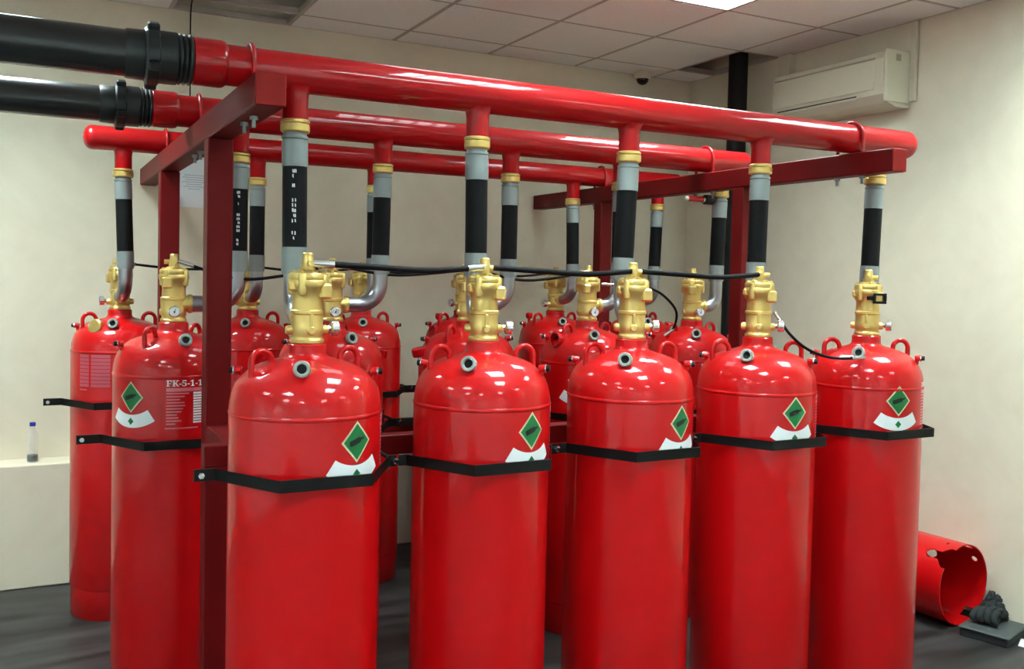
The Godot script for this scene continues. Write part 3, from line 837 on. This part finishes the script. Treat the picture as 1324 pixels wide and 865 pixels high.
	part(ac, "front_panel", _boxed(Vector3(-0.197, 0.157, -0.022), Vector3(0.008, 0.145, 0.72), 0.002), "plastic_white")
	part(ac, "air_intake", _boxed(Vector3(-0.1955, 0.2405, -0.022), Vector3(0.004, 0.009, 0.72), 0.001), "plastic_shade")
	for k in 2:
		part(ac, "air_vane", _boxed(Vector3(-0.178 + k * 0.025, 0.052 - k * 0.023, -0.07), Vector3(0.012, 0.02, 0.58), 0.003, Basis(Vector3(0, 0, 1), 0.75)), "plastic_white")
		part(ac, "outlet_slot", _boxed(Vector3(-0.188 + k * 0.027, 0.066 - k * 0.027, -0.07), Vector3(0.006, 0.006, 0.58), 0.001), "slot_dark")
	part(ac, "end_cover", _boxed(Vector3(-0.099, 0.150, 0.397), Vector3(0.176, 0.262, 0.012), 0.005), "plastic_white")
	part(ac, "rating_sticker", _boxed(Vector3(-0.10, 0.245, 0.4037), Vector3(0.035, 0.035, 0.0008), 0.0002), "plastic_shade").set_meta("label", "small grey sticker near the top of the end cover")
	var tr := thing("cable_trunking", "narrow cream cable trunking running up from the air conditioner's right end", "cable trunking", Vector3(4.0, 2.49, -3.355))
	part(tr, "cover", _boxed(Vector3(0, 0.203, 0), Vector3(0.024, 0.405, 0.036), 0.003), "plastic_white")
	var tr2 := thing("cable_trunking", "wide cream trunking between ceiling and the air conditioner's left end", "cable trunking", Vector3(3.985, 2.752, -4.25))
	part(tr2, "cover", _boxed(Vector3(0, 0.072, 0), Vector3(0.055, 0.144, 0.09), 0.004), "plastic_white")
	var dc := thing("dome_camera", "small dome security camera with dark lens under the ceiling corner", "camera", Vector3(3.55, 2.9, -5.10))
	part(dc, "base", _lathed(pv([0.0, 0.0, 0.05, 0.0, 0.054, -0.006, 0.054, -0.038, 0.046, -0.046, 0.0, -0.046]), 28), "plastic_white")
	var dome := [Vector2(0.041, -0.044)]
	for i in 9:
		var a := PI / 2 * i / 8
		dome.append(Vector2(0.040 * cos(a), -0.048 - 0.036 * sin(a)))
	part(dc, "lens_dome", _lathed(dome, 28), "lens_dark")
	var vp := thing("riser_pipe", "matt black pipe rising vertically in the corner through an opened ceiling tile", "pipe", Vector3(3.868, 0, -4.54))
	part(vp, "pipe", _lathed(pv([0.0, 0.0, 0.058, 0.0, 0.058, 3.34, 0.0, 3.34]), 28), "matt_black")
	part(vp, "floor_flange", _lathed(pv([0.0585, 0.0, 0.095, 0.0, 0.095, 0.012, 0.0585, 0.014]), 28), "matt_black")
	var nt := thing("paper_notice", "white paper notice taped to the back wall behind the rack posts", "notice", Vector3(0.76, 2.03, -5.199))
	part(nt, "sheet", _boxed(Vector3(0, 0, 0.001), Vector3(0.21, 0.297, 0.0012), 0.0003), "paper")
	part(nt, "faint_print", cached("notice_print", func(m: MB):
		for i in 7: m.box(Vector3(0.015, 0.02 - i * 0.012, 0.0019), Vector3([0.10, 0.12, 0.09, 0.12, 0.08, 0.11, 0.06][i], 0.004, 0.0004), 0.0001)), "notice_ink")
	var hc := thing("hanging_cable", "thin dark cable dangling from the open ceiling at the left", "cable", Vector3(0.745, 0, -5.16))
	part(hc, "wire", _tubed(curve([Vector3(0, 3.2, 0), Vector3(0.01, 3.0, 0), Vector3(0.0, 2.9, 0), Vector3(-0.003, 2.74, 0.01), Vector3(0.0, 2.45, 0.0)], 24), 0.0035, 8), "black_steel")
	var ps := thing("pressure_switch", "small black and red pressure switch sticking out left below the right beam", "switch", Vector3(2.904, 1.940, -3.56))
	part(ps, "knob", _lathed(pv([0.0, 0.0, 0.02, 0.0, 0.023, 0.004, 0.023, 0.05, 0.018, 0.055, 0.0, 0.055]), 20, along(Vector3(-0.002, 0, 0), Vector3(-1, 0, 0))), "black_steel")
	part(ps, "ring", _lathed(pv([0.0, 0.055, 0.016, 0.055, 0.016, 0.066, 0.0, 0.066]), 18, along(Vector3.ZERO, Vector3(-1, 0, 0))), "chrome")
	part(ps, "barrel", _lathed(pv([0.0, 0.066, 0.013, 0.066, 0.013, 0.15, 0.0, 0.15]), 18, along(Vector3.ZERO, Vector3(-1, 0, 0))), "manifold_paint")
	part(ps, "tip", _lathed(pv([0.0, 0.15, 0.011, 0.15, 0.009, 0.164, 0.0, 0.166]), 14, along(Vector3.ZERO, Vector3(-1, 0, 0))), "label_white")
	# ------------------------------------------------ loose things
	var bo := thing("water_bottle", "small clear plastic bottle with blue cap on the low wall ledge", "bottle", Vector3(0.02, 0.6, -5.105))
	part(bo, "bottle_wall", _lathed(pv([0.0, 0.002, 0.022, 0.0, 0.026, 0.005, 0.0265, 0.055, 0.0245, 0.06, 0.0265, 0.066, 0.0265, 0.12, 0.023, 0.14, 0.013, 0.165, 0.0115, 0.176]), 28), "clear_plastic")
	part(bo, "cap", _lathed(pv([0.0, 0.193, 0.0125, 0.193, 0.0135, 0.191, 0.0135, 0.175, 0.0, 0.175]), 20), "bottle_cap")
	part(bo, "dark_drink", _lathed(pv([0.0, 0.004, 0.0235, 0.005, 0.0245, 0.012, 0.0245, 0.034, 0.0, 0.034]), 24), "dark_liquid")
	# protection collar lying on its side: a short steel tube with slots and holes cut through the wall
	var co := thing("protection_collar", "red steel cylinder collar with slots lying on its side by the right wall", "collar", Vector3(3.822, 0, -2.825))
	co.rotation.y = deg_to_rad(5)
	var cr := 0.186
	var len_ := 0.42
	var na := 270
	var nl := 126
	var inside := func(a: float, z: float) -> bool:          # angle in degrees from the top, towards +x; z back from the open rim
		var u := a
		if absf(u + 40) < 7.0 and z < 0.085: return true
		if Vector2((u + 40) * 0.0033, z - 0.088).length() < 0.025: return true
		if Vector2((u - 71) * 0.0033, z - 0.283).length() < 0.034: return true
		if absf(u + 40) < 17.0 and z < 0.065 - absf(u + 40) * 0.0026: return true
		if Vector2((u - 33) * 0.0033 * 1.7, (z - 0.05)).length() < 0.026: return true
		if Vector2((u - 62) * 0.0033, (z - 0.05)).length() < 0.015: return true
		if Vector2((u + 12) * 0.0033, (z - 0.06)).length() < 0.008: return true
		if absf(u - 148) < 9.0 and z < 0.06: return true
		return false
	var cm := MB.new()
	var cp := func(i: int, j: int, rr: float) -> Vector3:
		var a := TAU * i / na
		return Vector3(sin(a) * rr, cr + cos(a) * rr, -len_ * j / nl)
	for i in na:
		for j in nl:
			var a := 360.0 * (i + 0.5) / na
			if a > 180: a -= 360
			if inside.call(a, len_ * (j + 0.5) / nl): continue
			for rr in [cr, cr - 0.005]:
				var s := 1.0 if rr == cr else -1.0
				var o0 := Vector3(sin(TAU * i / na), cos(TAU * i / na), 0) * s
				var o1 := Vector3(sin(TAU * (i + 1) / na), cos(TAU * (i + 1) / na), 0) * s
				cm.quad(cp.call(i, j, rr), cp.call(i + 1, j, rr), cp.call(i + 1, j + 1, rr), cp.call(i, j + 1, rr), o0, o1, o1, o0)
			for e in [[0, -1], [0, 1], [-1, 0], [1, 0]]:     # wall thickness along every cut
				var b: float = a + e[0] * 360.0 / na
				if b > 180: b -= 360
				if b < -180: b += 360
				var zz: float = len_ * (j + 0.5 + e[1]) / nl
				if zz > 0 and zz < len_ and not inside.call(b, zz): continue
				var i0 := i + (1 if e[0] == 1 else 0)
				var j0 := j + (1 if e[1] == 1 else 0)
				var i1 := i + (1 if e[0] == 1 or e[0] == 0 else 0)
				var j1 := j + (1 if e[1] == 1 or e[1] == 0 else 0)
				var nn := Vector3(0, 0, -e[1])
				if e[0]: nn = Vector3(cos(TAU * i0 / na), -sin(TAU * i0 / na), 0) * e[0]
				cm.flat([cp.call(i0, j0, cr), cp.call(i1, j1, cr), cp.call(i1, j1, cr - 0.005), cp.call(i0, j0, cr - 0.005)], nn)
	part(co, "shell", cm.mesh(), "red_paint")
	part(co, "top_plate", _lathed(pv([0.05, -len_ + 0.006, cr - 0.0055, -len_ + 0.006, cr - 0.0055, -len_ + 0.012, 0.05, -len_ + 0.012, 0.05, -len_ + 0.006]), 48, Transform3D(Basis(Vector3.RIGHT, PI / 2), Vector3(0, cr, 0))), "red_paint")
	var cs := thing("equipment_case", "flat dark grey case lying on the floor at the lower right", "case", Vector3(3.845, 0, -2.685))
	cs.rotation.y = deg_to_rad(16)
	part(cs, "lid", _boxed(Vector3(0, 0.039, 0), Vector3(0.25, 0.012, 0.21), 0.004), "case_grey")
	part(cs, "tray", _boxed(Vector3(0, 0.0166, 0), Vector3(0.242, 0.033, 0.202), 0.004), "cloth_dark")
	var gl := thing("crumpled_glove", "crumpled dark work glove resting on the flat grey case", "glove", Vector3(3.902, 0.0455, -2.735))
	gl.rotation.y = deg_to_rad(18)
	gl.scale = Vector3(1.15, 1.1, 1.15)
	var fn := FastNoiseLite.new()
	fn.seed = 5; fn.frequency = 9.0; fn.fractal_octaves = 2
	var gm := SphereMesh.new()
	gm.radius = 1.0; gm.height = 2.0; gm.radial_segments = 48; gm.rings = 28
	var blob := func(c: Vector3, s: Vector3, amp: float) -> ArrayMesh:   # a soft lump with folds
		var sb := SurfaceTool.new()
		sb.begin(Mesh.PRIMITIVE_TRIANGLES)
		var arr := gm.get_mesh_arrays()
		for ii in arr[Mesh.ARRAY_INDEX]:
			var p: Vector3 = arr[Mesh.ARRAY_VERTEX][ii]
			var q: Vector3 = p * s + c
			q += p * amp * (fn.get_noise_3dv(q * Vector3(6, 2, 4)) - 0.6 * absf(fn.get_noise_3dv(q * Vector3(3, 9, 8))))
			q.y = maxf(q.y, 0.0)
			sb.set_smooth_group(0)
			sb.add_vertex(q)
		sb.index(); sb.generate_normals()
		return sb.commit()
	part(gl, "palm", blob.call(Vector3(0, 0.032, 0), Vector3(0.068, 0.038, 0.05), 0.022), "cloth_dark")
	part(gl, "cuff", blob.call(Vector3(0.045, 0.062, -0.012), Vector3(0.034, 0.036, 0.03), 0.02), "cloth_dark")
	for i in 4:
		var z := -0.032 + 0.021 * i
		var q := [Vector3(-0.04, 0.045, z), Vector3(-0.075 - 0.006 * (i % 2), 0.044 + 0.006 * (i % 3), z * 1.1), Vector3(-0.094, 0.026, z * 1.25), Vector3(-0.086, 0.012, z * 1.3 + 0.008)]
		var c := curve(q, 14)
		var rad := []
		for k in 15: rad.append((0.0125 + 0.0012 * sin(k * 2.1 + i)) * sqrt(clampf((14.6 - k) / 2.5, 0, 1)))
		var mb := MB.new()
		mb.tube(c, 0.012, 14, true, rad)
		part(gl, "finger", mb.mesh(), "cloth_dark")
	var sc := thing("paper_scrap", "white paper scrap on the floor at the lower right corner", "paper", Vector3(3.885, 0, -2.545))
	sc.rotation.y = 0.5
	part(sc, "sheet", _boxed(Vector3(0, 0.002, 0), Vector3(0.10, 0.003, 0.07), 0.001), "paper")
